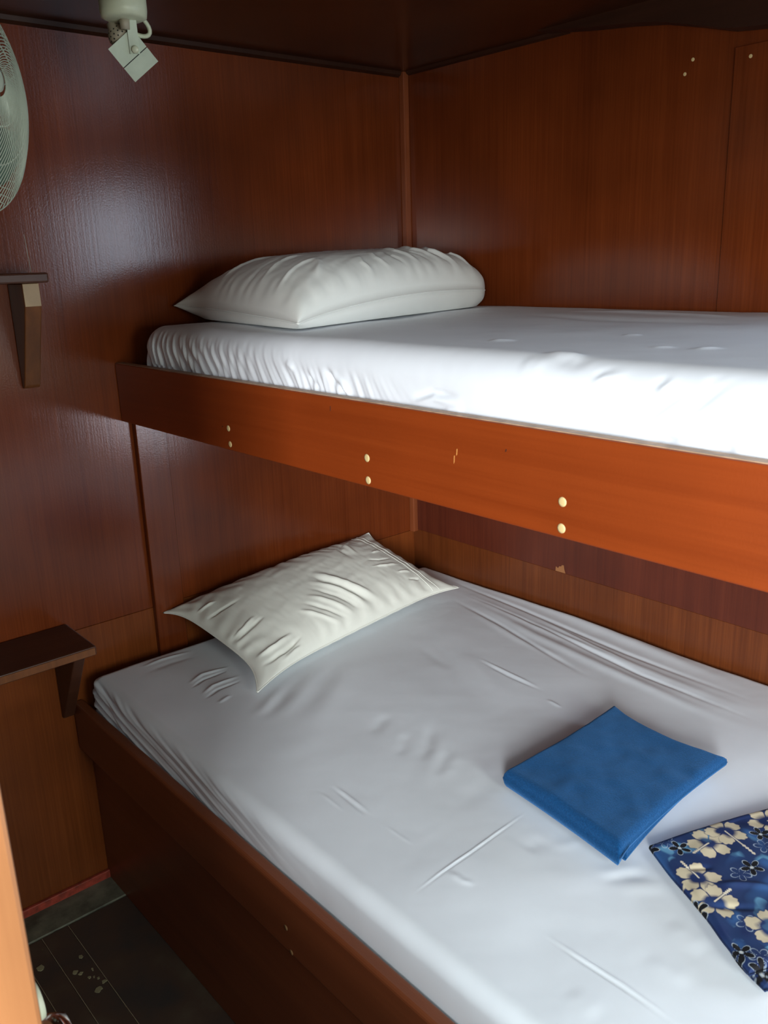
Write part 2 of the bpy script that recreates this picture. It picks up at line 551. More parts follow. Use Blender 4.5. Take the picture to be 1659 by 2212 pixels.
UP_FRONT_CREASES = [([(1.319, 1.261), (1.372, 1.288), (1.404, 1.313), (1.434, 1.338), (1.463, 1.356)], 0.007, -0.006 ),
    ([(1.313, 1.265), (1.366, 1.292), (1.401, 1.318), (1.429, 1.341)], 0.008, 0.005 ),
    ([(1.344, 1.264), (1.373, 1.272), (1.396, 1.276)], 0.005, -0.005 ),
    ([(1.264, 1.334), (1.28, 1.343), (1.296, 1.35)], 0.005, -0.004 ),
    ([(1.264, 1.325), (1.284, 1.335), (1.315, 1.342)], 0.005, 0.004 ),
    ([(1.346, 1.325), (1.368, 1.345)], 0.005, -0.003 ),
    ([(1.408, 1.334), (1.433, 1.352)], 0.006, -0.004 ),
    ([(1.358, 1.323), (1.377, 1.34)], 0.004, 0.003 ),
    ([(0.943, 1.266), (1.002, 1.285), (1.066, 1.282)], 0.006, 0.004 ),
    ([(0.953, 1.278), (1.002, 1.292), (1.057, 1.29)], 0.005, -0.005 ),
    ([(0.742, 1.312), (0.794, 1.271), (0.811, 1.262)], 0.005, -0.006 ),
    ([(0.689, 1.301), (0.738, 1.266)], 0.005, -0.005 ),
    ([(0.766, 1.306), (0.823, 1.265)], 0.005, 0.005 ),
    ([(0.636, 1.313), (0.662, 1.299)], 0.005, 0.003 ),
    ([(1.02, 1.265), (1.066, 1.277)], 0.006, 0.004 ),
    ([(1.424, 1.262), (1.46, 1.277)], 0.006, -0.005)]
FLOWERS = {'hib': [((1.336, -0.62), (1.332, -0.656)), ((1.338, -0.574), (1.396, -0.594)), ((1.366, -0.7), (1.33, -0.687)), ((1.406, -0.727), (1.409, -0.689)), ((1.482, -0.719), (1.478, -0.678)), ((1.37, -0.499), (1.382, -0.477))], 'blk': [(1.311, -0.66), (1.378, -0.538), (1.407, -0.623), (1.477, -0.787), (1.509, -0.793), (1.277, -0.693), (1.396, -0.756), (1.457, -0.619), (1.517, -0.759)], 'out': [(1.287, -0.663), (1.402, -0.647), (1.457, -0.733), (1.397, -0.565), (1.498, -0.777), (1.395, -0.762), (1.429, -0.575)]}

# ------------------------------------------------------------------ the room
H = 1.95            # ceiling height
XR = 2.95           # far end of the cabin, outside the view
YF = -1.60          # wall with the doorway, at the camera

wl = empty('wall_left', (0, -0.8, 0), kind='structure')
box('panel', -0.03, 0.0, YF, 0.0, 0.672, H + 0.03, M['ply'], wl, 0.001, 1)
box('panel', -0.03, 0.0, YF, 0.0, 0.0, 0.6712, M['ply_end'], wl, 0.001, 1)
box('backing', -0.06, -0.031, YF, 0.0, 0.0, H + 0.03, M['dark'], wl)

link_bm('crack', prism_bm([(0.0003, -1.0615, 1.548), (0.0003, -1.0605, 1.548), (0.0003, -1.0585, 1.510), (0.0003, -1.0565, 1.472), (0.0003, -1.0575, 1.472), (0.0003, -1.0595, 1.510)], (-0.0006, 0, 0)), M['brownish'], wl, label='pale vertical crack')
wb = empty('wall_back', (1.5, 0, 0), kind='structure')
WX0, WX1 = 1.52, 2.58
def back_panel(name, x0, x1, z0, z1, mat, y0=0.0):
    return box(name, x0, x1, y0, 0.03, z0, z1, mat, wb, 0.001, 1)
back_panel('panel', -0.03, WX0, 1.13, H + 0.03, M['ply'])
back_panel('panel', WX0, WX1, 1.81, H + 0.03, M['ply'])
back_panel('panel', WX0, WX1, 1.13, 1.38, M['ply'])
back_panel('panel', WX1, XR, 1.13, H + 0.03, M['ply'])
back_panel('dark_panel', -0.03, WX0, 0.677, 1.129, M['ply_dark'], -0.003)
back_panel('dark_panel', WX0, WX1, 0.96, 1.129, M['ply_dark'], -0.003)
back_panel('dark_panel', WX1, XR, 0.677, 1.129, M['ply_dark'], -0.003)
back_panel('lower_panel', -0.03, WX0, 0.0, 0.676, M['ply_low'])
back_panel('lower_panel', WX0, WX1, 0.0, 0.66, M['ply_low'])
back_panel('lower_panel', WX1, XR, 0.0, 0.676, M['ply_low'])
box('casing_board', 0.946, 1.50, -0.006, -0.0005, 1.30, 1.842, M['ply'], wb, 0.001, 1)
link_bm('chip', prism_bm([(0.548, -0.0032, 0.678), (0.549, -0.0032, 0.690), (0.556, -0.0032, 0.687), (0.560, -0.0032, 0.693),
                          (0.566, -0.0032, 0.694), (0.568, -0.0032, 0.698), (0.574, -0.0032, 0.699), (0.576, -0.0032, 0.688),
                          (0.580, -0.0032, 0.678)], (0, -0.0006, 0)), M['chip'], wb, label='bare wood chip in dark strip')
for nx, nz in ((0.855, 1.837), (0.839, 1.813)):
    link_bm('nail_head', lathe_bm((nx, 0.0, nz), (0, -1, 0), [(0.0035, -0.002), (0.0035, 0.0008), (0, 0.0014)], 10), M['plug'], wb)
link_bm('nail_head', lathe_bm((0.979, -0.006, 1.821), (0, -1, 0), [(0.0035, -0.002), (0.0035, 0.0008), (0, 0.0014)], 10), M['plug'], wb)

# window casings of the two bunk windows (beyond the right edge of the view)
def window(name, z0, z1):
    w = empty(name, ((WX0 + WX1) / 2, 0.015, z0), kind='structure')
    for x in (WX0, WX1 - 0.03): box('jamb', x, x + 0.03, -0.012, 0.035, z0, z1, M['trim'], w, 0.002, 1)
    for z in (z0, z1 - 0.025): box('rail', WX0 + 0.03, WX1 - 0.03, -0.012, 0.035, z, z + 0.025, M['trim'], w, 0.002, 1)
window('window_1', 1.38, 1.81)
window('window_2', 0.66, 0.96)

# far end wall with a window over the aisle, behind the camera's field of view
wr = empty('wall_right', (XR, -0.8, 0), kind='structure')
box('panel', XR, XR + 0.03, -1.0, 0.03, 0.0, H + 0.03, M['ply'], wr)
box('panel', XR, XR + 0.03, YF, -1.0005, 0.0, 0.80, M['ply'], wr)
box('panel', XR, XR + 0.03, YF, -1.0005, 1.60, H + 0.03, M['ply'], wr)

ceil = box('ceiling', -0.03, XR, YF - 0.04, 0.03, H, H + 0.03, M['ceil']); ceil['kind'] = 'structure'

# front wall with the doorway: the camera stands in it
DX0, DX1 = 1.346, 2.45
wf = empty('wall_front', (1.5, YF, 0), kind='structure')
box('panel', -0.03, 0.72, YF - 0.04, YF, 0.0, H, M['ply'], wf)
box('panel', DX1, XR, YF - 0.04, YF, 0.0, H, M['ply'], wf)
box('shade_lintel', DX0, DX1, YF - 0.04, YF, 1.60, H, M['ply'], wf)  # out of view, added low to keep light off the upper back wall
d1 = empty('door_1', (1.03, YF - 0.02, 0), kind='structure')
box('leaf', 0.722, DX0, YF - 0.04, YF, 0.01, H, M['door'], d1, 0.004, 2)
kn = link_bm('door_knob', lathe_bm((1.190, YF, 0.778), (0, 1, 0), [(0.030, 0.0005), (0.030, 0.005), (0.012, 0.009), (0.011, 0.026), (0.024, 0.034), (0.029, 0.046), (0.024, 0.058), (0.0, 0.062)], 28), M['steel'], d1, True, label='chrome door knob')
lk = link_bm('lock_ring', lathe_bm((1.217, YF, 0.862), (0, 1, 0), [(0.019, 0.0005), (0.018, 0.024), (0.0165, 0.030), (0.0125, 0.030), (0.0115, 0.018), (0.0, 0.018)], 28), M['cream_metal'], d1, True, label='round cream ring of the door lock')
d2 = empty('shade_door', (1.9, YF - 0.02, 0), kind='structure')  # unseen half leaf, added to keep daylight off the lower bunk front
box('leaf', DX0 + 0.004, DX1 - 0.002, YF - 0.04, YF, 0.01, 0.845, M['door'], d2, 0.004, 2)

# floor: planks running along the bunks, with a worn cross board at the left wall
fl = empty('floor', (0.8, -1.3, -0.03), kind='structure')
box('subfloor', -0.03, XR, YF - 0.04, 0.0, -0.06, -0.031, M['dark'], fl)
edges = [-1.62, -1.56, -1.50, -1.44, -1.38, -1.334, -1.281, -1.2195, -1.045]
for a, b in zip(edges[:-1], edges[1:]):
    box('plank', 0.098, XR, a + 0.0008, b - 0.0008, -0.03, -0.001 - random.random() * 0.0012, M['floor'], fl, 0.0012, 1)
box('plank', 0.0, 0.0965, -1.62, -1.045, -0.03, 0.0015, M['strip'], fl, 0.002, 1, label='worn grey green cross board')
for a in edges[-3:-1] + edges[4:6]:
    box('seam_caulk', 0.10, XR, a - 0.0007, a + 0.0007, -0.02, -0.0004, M.setdefault('caulk', plain('old_caulk', (0.30, 0.24, 0.16), 0.7)), fl)
for px, py, pr, ps in ((0.185, -1.315, .011, 8), (0.250, -1.262, .007, 7), (0.262, -1.255, .006, 6), (0.285, -1.247, .005, 7), (0.300, -1.232, .0045, 6),
                       (0.33, -1.245, .009, 8), (0.318, -1.226, .006, 7), (0.215, -1.236, .006, 6), (0.268, -1.231, .005, 6), (0.292, -1.236, .004, 5)):
    ang = sorted(random.uniform(0, 2 * PI) for _ in range(ps + 3))
    link_bm('paint_chip', prism_bm([(px + pr * random.uniform(.6, 1.1) * math.cos(a), py + pr * random.uniform(.6, 1.1) * math.sin(a), -0.0015) for a in ang], (0, 0, 0.0018)),
            M['worn'] if 'worn' in M else M.setdefault('worn', plain('worn_paint', (0.30, 0.27, 0.16), 0.6)), fl)

bb = box('baseboard_left', 0.0002, 0.010, YF, -1.05, 0.0, 0.022, M['red'], bev=0.002); bb['kind'] = 'structure'

tr = box('trim_1', 0.0002, 0.019, -0.019, -0.0002, 0.672, H, M['trim'], bev=0.002); tr['kind'] = 'structure'
def cove(name, poly, vec):
    o = link_bm(name, prism_bm(poly, vec), M['dark'], None, base=poly[0]); o['kind'] = 'structure'
    return o
cove('trim_2', [(0.0, YF, H), (0.014, YF, H), (0.010, YF, H - 0.008), (0.0, YF, H - 0.013)], (0, -YF - 0.0195, 0))
cove('trim_3', [(0.02, 0.0, H), (0.02, -0.012, H), (0.02, -0.008, H - 0.006), (0.02, 0.0, H - 0.009)], (0.53, 0, 0))
# dark curved strip along the top of the back wall, its lower edge curving down to the right
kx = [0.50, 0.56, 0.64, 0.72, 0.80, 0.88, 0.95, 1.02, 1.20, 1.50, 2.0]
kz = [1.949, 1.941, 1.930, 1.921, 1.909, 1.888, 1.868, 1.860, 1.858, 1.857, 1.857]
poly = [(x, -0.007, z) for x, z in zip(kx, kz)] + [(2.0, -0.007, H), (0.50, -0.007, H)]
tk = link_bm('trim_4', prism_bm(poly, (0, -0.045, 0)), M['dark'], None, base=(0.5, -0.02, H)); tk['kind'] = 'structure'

# ------------------------------------------------------------------ bunks
UY, LY, PY = -0.90, -1.102, -1.049
ub = empty('upper_bunk', (1.4, -0.45, 1.138), 'upper bunk with an orange varnished front rail marked by pale plugs', 'bunk bed')
rail = box('front_rail', 0.001, 2.90, UY, UY + 0.022, 1.138, 1.270, M['rail'], ub, 0.0025, 2)
for x, z, r in ((0.475, 1.180, .0058), (0.477, 1.150, .0058), (0.8825, 1.184, .0062), (0.8835, 1.149, .0062), (1.256, 1.185, .0062), (1.2555, 1.151, .0062)):
    link_bm('wood_plug', lathe_bm((x, UY, z), (0, -1, 0), [(r, -0.004), (r, 0.0004), (r * .6, 0.0009), (0, 0.001)], 16), M['plug'], rail, True)
for x, z, w, h, mt in ((1.075, 1.221, .0016, .010, 'scr'), (1.070, 1.210, .0014, .012, 'scr'), (0.795, 1.251, .0014, .009, 'nick'), (1.163, 1.236, .002, .004, 'nick'), (0.452, 1.181, .003, .003, 'nick')):
    link_bm('scratch', prism_bm([(x, UY - 0.0004, z - h / 2), (x + w, UY - 0.0004, z - h * .3), (x + w * 1.4, UY - 0.0004, z + h / 2), (x + w * .5, UY - 0.0004, z + h * .45)], (0, 0.0008, 0)),
            M.setdefault('scr_' + mt, plain('scratch_' + mt, (0.55, 0.24, 0.06) if mt == 'scr' else (0.06, 0.015, 0.006), 0.6)), rail)
box('edge_strip', 0.001, 2.90, UY + 0.003, UY + 0.019, 1.2695, 1.2712, M.setdefault('worn_edge', plain('worn_pale_edge', (0.42, 0.27, 0.17), 0.5, 0, 0.3, 40)), ub, label='worn pale top edge')
box('bunk_base', 0.001, 2.90, UY + 0.0225, -0.004, 1.150, 1.198, M['ply_dark'], ub)
box('support_post', 0.0005, 0.018, -0.876, -0.800, 0.50, 1.1375, M['ply'], ub, 0.0015, 1)

lb = empty('lower_bunk', (1.4, -0.55, 0.0), 'lower bunk boxed in with dark brown boards above the floor', 'bunk bed')
rl = box('front_rail', 0.001, 2.90, LY, LY + 0.026, 0.377, 0.500, M['rail_low'], lb, 0.006, 3)
for x, z in ((0.872, 0.427), (0.883, 0.385)):
    link_bm('wood_plug', lathe_bm((x, LY, z), (0, -1, 0), [(.0052, -0.004), (.0052, 0.0004), (0, 0.0009)], 14), M.setdefault('plug_dark', plain('stained_plug', (0.22, 0.12, 0.05), 0.6)), rl, True)
box('front_panel', 0.001, 2.90, PY - 0.025, PY, 0.0, 0.3765, M['rail_low'], lb, 0.001, 1)
box('bunk_base', 0.001, 2.90, LY + 0.0265, -0.004, 0.40, 0.445, M['ply_dark'], lb)


def mattress(name, x0, x1, y0, y1, ztop, zbot, r, creases, label, cat, front=None, sag=None, step=0.003, zrail=0.0, pleats=None, gain=1.0):
    drop = ztop - zbot - r
    ext = r * PI / 2 + drop
    ax = np.concatenate([np.arange(x0 + r - ext, 1.62, step), np.arange(1.62, x1 - r + ext + 0.012, 0.012)])
    ay = np.arange(y0 + r - ext, y1 - r + ext + step, step)
    A, B = np.meshgrid(ax, ay, indexing='ij')
    cx = np.clip(A, x0 + r, x1 - r); cy = np.clip(B, y0 + r, y1 - r)
    dx, dy = A - cx, B - cy
    e = np.hypot(dx, dy)
    e4 = np.maximum(np.abs(dx), np.abs(dy))       # keep the hem level at the corners
    dirx = np.where(e > 1e-9, dx / np.maximum(e, 1e-9), 0); diry = np.where(e > 1e-9, dy / np.maximum(e, 1e-9), 0)
    ang = np.minimum(e4 / r, PI / 2)
    nx, ny, nz = dirx * np.sin(ang), diry * np.sin(ang), np.where(e4 > 0, np.cos(ang), 1.0)
    X = cx + dirx * r * np.sin(ang); Y = cy + diry * r * np.sin(ang)
    Z = ztop - r * (1 - np.cos(ang)) - np.maximum(0, e4 - r * PI / 2)
    wob = 0.0018 * vnoise(A, B, 6, 1) + 0.0004 * vnoise(A, B, 20, 2) + 0.0001 * vnoise(A, B, 60, 3)
    top = np.clip(1.3 - e4 / r, 0, 1)
    Hh = wob + crease_height(X, Y, creases, gain * 0.6) * top
    side = np.clip(e4 / r - 0.5, 0, 1)
    fm = side * (diry < -0.6)
    if front: Hh = Hh + crease_height(X, Z, front) * fm
    if pleats: Hh = Hh + pleats(X, Y, Z) * side * (diry < 0.2)
    if sag is not None: Z = Z + sag(X, Y) * np.clip(1.3 - e4 / r, 0, 1)
    V = np.stack([X + nx * Hh, Y + ny * Hh, Z + nz * Hh], -1)
    V[..., 1] = np.minimum(V[..., 1], -0.002); V[..., 0] = np.maximum(V[..., 0], 0.003)
    V[..., 2] = np.maximum(V[..., 2], zbot + 0.001)
    V[..., 1] = np.where(V[..., 2] < zrail + 0.004, np.maximum(V[..., 1], y0 - 0.003), V[..., 1])
    base = ((x0 + x1) / 2, (y0 + y1) / 2, zbot)
    root = empty(name, base, label, cat)
    grid_mesh('fitted_sheet', V, M['sheet'], root)
    box('core', x0 + 0.02, x1 - 0.02, y0 + 0.02, y1 - 0.02, zbot + 0.001, ztop - 0.03, M.setdefault('foam', plain('foam', (0.6, 0.55, 0.4), 0.9)), root, 0.01)
    return root


def pleat_low(X, Y, Z):
    # long stretched folds running down from the head corner along the side
    s = (Z - 0.572) + 0.20 * X
    f = np.exp(-((X - 0.10) / 0.42) ** 2)
    g = 0.6 + 0.4 * vnoise(X, Z * 3, 4, 5)
    return f * g * (0.0055 * np.sin(s * 250 + 2.2 * vnoise(X, Z, 5, 5)) + 0.0022 * np.sin(s * 560 + 3 * vnoise(X, Z, 9, 6)))


def pleat_up(X, Y, Z):
    s = X - 0.55 * (1.35 - Z)
    f = np.exp(-((X - 0.16) / 0.30) ** 2) * np.clip((1.352 - Z) / 0.05, 0, 1) + 0.55 * np.exp(-((X - 0.72) / 0.14) ** 2) * np.clip((1.31 - Z) / 0.03, 0, 1)
    return f * (0.0042 * np.sin(s * 190 + 6 * vnoise(X, Z, 8, 7)) + 0.0022 * np.sin(s * 400 + 5 * vnoise(X, Z, 14, 8)))


mattress('upper_mattress', 0.085, 2.80, -0.872, -0.004, 1.353, 1.1985, 0.045, UP_CREASES, 'mattress in a white sheet on the upper bunk, brightly lit along its front', 'mattress', front=UP_FRONT_CREASES, pleats=pleat_up, zrail=1.272)
mattress('lower_mattress', 0.045, 2.80, -1.072, -0.004, 0.572, 0.4455, 0.028, LOW_CREASES, 'wide mattress in a rumpled white sheet on the lower bunk, under the folded blue cloths', 'mattress', pleats=pleat_low, step=0.0022, zrail=0.50)

# ------------------------------------------------------------------ pillows


def pillow(name, corners, tt, tb, label, group, mat, floor_z, creases, pinch=0.05, expo=2.6, power=0.55, n=190, pucker=0.003, seed=1, hem=None, ears=None, bow=0.0, ear_pow=8):
    C = [Vector(c) for c in corners]              # L, F, R, B in order; u runs L>F, v runs L>B
    nrm = ((C[1] - C[0]).cross(C[3] - C[0])).normalized()
    if nrm.z < 0: nrm = -nrm
    u = np.sin(np.linspace(-1, 1, n) * PI / 2) * 0.55 + np.linspace(-1, 1, n) * 0.45
    U, W = np.meshgrid(u, u, indexing='ij')
    # seams run a little inward between the corners
    U2 = U * (1 - pinch * (1 - W ** 2) * np.abs(U) ** 3); W2 = W * (1 - pinch * (1 - U ** 2) * np.abs(W) ** 3)
    a, b = (U2 + 1) / 2, (W2 + 1) / 2
    P = sum(np.multiply.outer(w, np.array(c)) for w, c in (((1 - a) * (1 - b), C[0]), (a * (1 - b), C[1]), (a * b, C[2]), ((1 - a) * b, C[3])))
    if ears:
        for (su_, sw_), e_ in zip(((-1, -1), (1, -1), (1, 1), (-1, 1)), ears):
            wgt = (np.clip(U * su_, 0, 1) * np.clip(W * sw_, 0, 1)) ** ear_pow
            P = P + np.multiply.outer(wgt, np.array(e_))
    P[..., 2] += bow * (1 - W ** 2) * np.clip(U, 0, 1) ** 2
    lu = (C[1] - C[0]).length; lv = (C[3] - C[0]).length
    su, sv = U * lu / 2, W * lv / 2
    base = ((1 - np.abs(U) ** expo) * (1 - np.abs(W) ** expo)) ** power
    du = (1 - np.abs(U)) * lu / 2; dv = (1 - np.abs(W)) * lv / 2
    rip = pucker * (np.exp(-du / .045) * np.minimum(du / .012, 1) * np.sin(sv * 120 + 7 * vnoise(su, sv, 9, seed)) +
                    np.exp(-dv / .045) * np.minimum(dv / .012, 1) * np.sin(su * 120 + 7 * vnoise(su, sv, 9, seed + 1)))
    rip += (0.0022 * vnoise(su, sv, 7, seed + 2) + 0.0009 * vnoise(su + 0.5 * sv, sv * 0.35 - su * 0.2, 55, seed + 3) + 0.0005 * vnoise(su * 0.4, sv, 110, seed + 4)) * np.clip(base * 2, 0, 1)
    cr = crease_height(U, W, creases) * np.clip(base * 3, 0, 1)
    N = np.array(nrm)
    top = P + np.multiply.outer(tt * base + rip * np.clip(base * 4, 0.0, 1) + cr, N)
    bot = P - np.multiply.outer(tb * base + 0.6 * rip * np.clip(base * 4, 0, 1), N)
    for S, off in ((top, 0.0012), (bot, 0.0)):
        S[..., 2] = np.maximum(S[..., 2], floor_z + off)
        S[..., 0] = np.maximum(S[..., 0], 0.004 if off == 0 else 0.005); S[..., 1] = np.minimum(S[..., 1], -0.006)
    org = Vector(((C[0] + C[1] + C[2] + C[3]) / 4)); org.z = floor_z
    root = empty(name, org, label, 'pillow', group)
    nn = n * n
    idx = np.arange(nn).reshape(n, n)
    f1 = np.stack([idx[:-1, :-1], idx[1:, :-1], idx[1:, 1:], idx[:-1, 1:]], -1).reshape(-1, 4)
    f2 = f1[:, ::-1] + nn
    bd = np.concatenate([idx[:, 0], idx[-1, 1:], idx[-2::-1, -1], idx[0, -2::-1]])
    f3 = np.stack([bd[:-1], bd[:-1] + nn, bd[1:] + nn, bd[1:]], -1)
    verts = np.concatenate([top.reshape(-1, 3), bot.reshape(-1, 3)]) - np.array(org)
    # orientation by the top normal
    e1 = top[1, 0] - top[0, 0]; e2 = top[0, 1] - top[0, 0]
    if np.cross(e1, e2) @ N < 0: f1, f2 = f1[:, ::-1], f2[:, ::-1]
    raw_mesh('pillowcase', verts, np.concatenate([f1, f2, f3]), mat, root, None)
    seam = [Vector(p) for p in ((top + bot) / 2).reshape(-1, 3)[bd[:-1]]][::2]
    link_bm('piping', tube_bm(seam, 0.0016, 6, closed=True), mat, root, True)
    if hem:
        bm = bmesh.new()
        for h in hem:
            i = np.argmin(np.abs(u - h))
            tube_bm([Vector(top[j, i]) + nrm * 0.0002 for j in range(3, n - 3, 2)], 0.0011, 5, bm=bm)
        link_bm('hem_stitching', bm, mat, root, True)
    return root


UPC = [(0.03, -0.72, 1.388), (0.56, -0.79, 1.370), (0.40, -0.075, 1.392), (0.03, -0.05, 1.40)]
up_creases = [
    ([(.97, .62), (.6, .45), (.1, .62)], .020, .007), ([(.97, .55), (.62, .40), (.2, .52)], .018, -.006),
    ([(.96, .45), (.55, .30), (0., .42)], .022, .006), ([(.96, .34), (.6, .22), (.1, .28)], .018, -.005),
    ([(.97, .20), (.6, .10), (.2, .14)], .018, .005), ([(.97, .05), (.7, -.02), (.4, .05)], .014, -.004),
    ([(.97, -.12), (.75, -.18), (.5, -.12)], .016, .004), ([(.97, -.3), (.8, -.33), (.62, -.28)], .014, .004),
    ([(.96, .80), (.6, .70), (.2, .86)], .022, .007), ([(.3, -.97), (.15, -.7), (.05, -.4)], .024, .005),
    ([(.1, -.97), (-.02, -.75), (-.1, -.5)], .022, -.004), ([(.6, -.96), (.5, -.75), (.45, -.5)], .022, .005),
    ([(-.5, -.95), (-.45, -.7), (-.35, -.5)], .024, .005), ([(.4, .95), (.1, .80), (-.2, .7)], .026, .007),
    ([(.1, .95), (-.1, .75)], .024, -.005), ([(.85, -.75), (.6, -.6), (.4, -.55)], .022, .004)]
pillow('pillow', UPC, 0.110, 0.085, 'plump off white pillow on the upper bunk', 'bed pillows', M['case'], 1.357, up_creases, pinch=0.01, expo=3.2, power=0.44, bow=0.020, pucker=0.0014, seed=3, ears=((-.01, -.03, 0), (.010, -.004, -.002), (-.010, -.036, 0.003), (0, 0, 0)))

LPC = [(0.022, -0.835, 0.664), (0.372, -0.800, 0.592), (0.290, -0.150, 0.604), (0.018, -0.205, 0.704)]
lp_creases = [
    ([(-.21, -.03), (.3, .10), (.93, .26)], .030, .008), ([(-.15, -.08), (.4, .06), (.93, .19)], .024, -.007),
    ([(-.05, -.14), (.4, .0), (.93, .12)], .026, .007), ([(.10, -.2), (.5, -.06), (.92, .05)], .020, -.005),
    ([(.22, -.28), (.55, -.16), (.92, -.04)], .024, .006), ([(.33, -.36), (.6, -.25), (.92, -.12)], .018, -.005),
    ([(.42, -.44), (.7, -.32), (.93, -.20)], .020, .005), ([(.30, -.98), (.27, -.82), (.22, -.66)], .024, -.007),
    ([(.22, -.98), (.20, -.84), (.12, -.70)], .022, .005), ([(-.35, -.97), (-.33, -.8), (-.30, -.66)], .022, -.005),
    ([(-.60, -.95), (-.55, -.78)], .022, .005), ([(.70, -.97), (.74, -.78), (.70, -.60)], .028, .008),
    ([(.84, -.97), (.86, -.75), (.80, -.55)], .022, -.007), ([(.96, -.8), (.9, -.6)], .022, .006),
    ([(-.92, .75), (-.6, .55), (-.15, .5)], .022, .005), ([(-.85, .62), (-.5, .45), (-.05, .42)], .022, -.004),
    ([(.3, .78), (.28, .6), (.2, .45)], .020, .004), ([(.55, .78), (.5, .62)], .020, .004), ([(.1, .78), (.1, .62), (.0, .5)], .020, -.004),
    ([(-.2, .78), (-.15, .65)], .02, .004), ([(.75, .78), (.7, .65)], .02, -.005)]
pillow('pillow', LPC, 0.062, 0.040, 'cream pillow propped against the left wall on the lower bunk', 'bed pillows', M['case_low'], 0.577, lp_creases, pinch=0.025, expo=2.6, power=0.56, pucker=0.0022, seed=9, hem=(0.80, 0.86), ear_pow=6, ears=((-.002, -.024, -.006), (.042, -.048, -.006), (.030, .018, 0), (0, .008, .006)))

# ------------------------------------------------------------------ folded blue fleece


def slab(name, quad, z0, z1, mat, parent, r=0.9, n=70, wob=0.002, seed=1, concave=(0, 0, 0, 0), lift=None, fold=None):
    """soft folded layer: quad corners in order, rounded edges; concave pulls each side inward."""
    q = np.array([(*p, 0) for p in quad], float)
    t = (z1 - z0) / 2
    u = np.sin(np.linspace(-1, 1, n) * PI / 2) * 0.6 + np.linspace(-1, 1, n) * 0.4
    U, W = np.meshgrid(u, u, indexing='ij')
    U2 = U - (np.clip(U, 0, 1) ** 2 * concave[1] - np.clip(-U, 0, 1) ** 2 * concave[3]) * (1 - W ** 2)
    W2 = W - (np.clip(W, 0, 1) ** 2 * concave[2] - np.clip(-W, 0, 1) ** 2 * concave[0]) * (1 - U ** 2)
    a, b = (U2 + 1) / 2, (W2 + 1) / 2
    P = sum(np.multiply.outer(w, c) for w, c in (((1 - a) * (1 - b), q[0]), (a * (1 - b), q[1]), (a * b, q[2]), ((1 - a) * b, q[3])))
    lu = np.linalg.norm(q[1] - q[0]); lv = np.linalg.norm(q[3] - q[0])
    de = np.minimum((1 - np.abs(U)) * lu / 2, (1 - np.abs(W)) * lv / 2)
    k = np.clip(de / t, 0, 1)
    prof = np.sqrt(np.clip(1 - (1 - k) ** 2, 0, 1))
    zc = (z0 + z1) / 2
    wv = wob * (vnoise(P[..., 0], P[..., 1], 14, seed) + 0.5 * vnoise(P[..., 0], P[..., 1], 40, seed + 1))
    top = P.copy(); bot = P.copy()
    top[..., 2] = zc + t * prof + wv * k; bot[..., 2] = zc - t * prof
    if fold is not None:                            # this layer wraps down to the sheet along one side
        s = np.clip((U - 0.80) / 0.2, 0, 1); s = s * s * (3 - 2 * s)
        bot[..., 2] -= (z0 - fold) * s * (0.35 + 0.65 * prof)
        top[..., 2] -= (z0 - fold) * 0.35 * np.clip((U - 0.9) / 0.1, 0, 1) ** 2
    if lift is not None:
        L = lift(U, W); top[..., 2] += L; bot[..., 2] += L
    org = np.array(world_loc(parent))
    nn = n * n; idx = np.arange(nn).reshape(n, n)
    f1 = np.stack([idx[:-1, :-1], idx[1:, :-1], idx[1:, 1:], idx[:-1, 1:]], -1).reshape(-1, 4)
    e1 = q[1] - q[0]; e2 = q[3] - q[0]
    if np.cross(e1, e2)[2] < 0: f1 = f1[:, ::-1]
    bd = np.concatenate([idx[:, 0], idx[-1, 1:], idx[-2::-1, -1], idx[0, -2::-1]])
    f3 = np.stack([bd[:-1], bd[:-1] + nn, bd[1:] + nn, bd[1:]], -1)
    return raw_mesh(name, np.concatenate([top.reshape(-1, 3), bot.reshape(-1, 3)]) - org, np.concatenate([f1, f1[:, ::-1] + nn, f3]), mat, parent, None), top


tw = empty('folded_blanket', (1.13, -0.57, 0.576), 'plain bright blue fleece blanket folded square on the lower sheet', 'blanket')
TQ = [(1.002, -0.390), (1.005, -0.722), (1.268, -0.757), (1.252, -0.408)]
TQ = [TQ[3], TQ[2], TQ[1], TQ[0]]
slab('top_fold', TQ, 0.594, 0.619, M['towel'], tw, seed=4, wob=0.0032, concave=(0.05, 0.02, 0.06, 0.14), fold=0.577)
slab('bottom_fold', [(1.234, -0.43), (1.266, -0.735), (1.012, -0.702), (1.012, -0.405)], 0.5765, 0.600, M['towel'], tw, seed=6, wob=0.001, concave=(0.05, 0.0, 0.04, 0.10))

# ------------------------------------------------------------------ patterned folded cloth
FO = np.array((1.272, -0.684)); E1 = np.array((0.350, 0.937)); E2 = np.array((0.878, -0.479))
L1, L2 = 0.42, 0.262


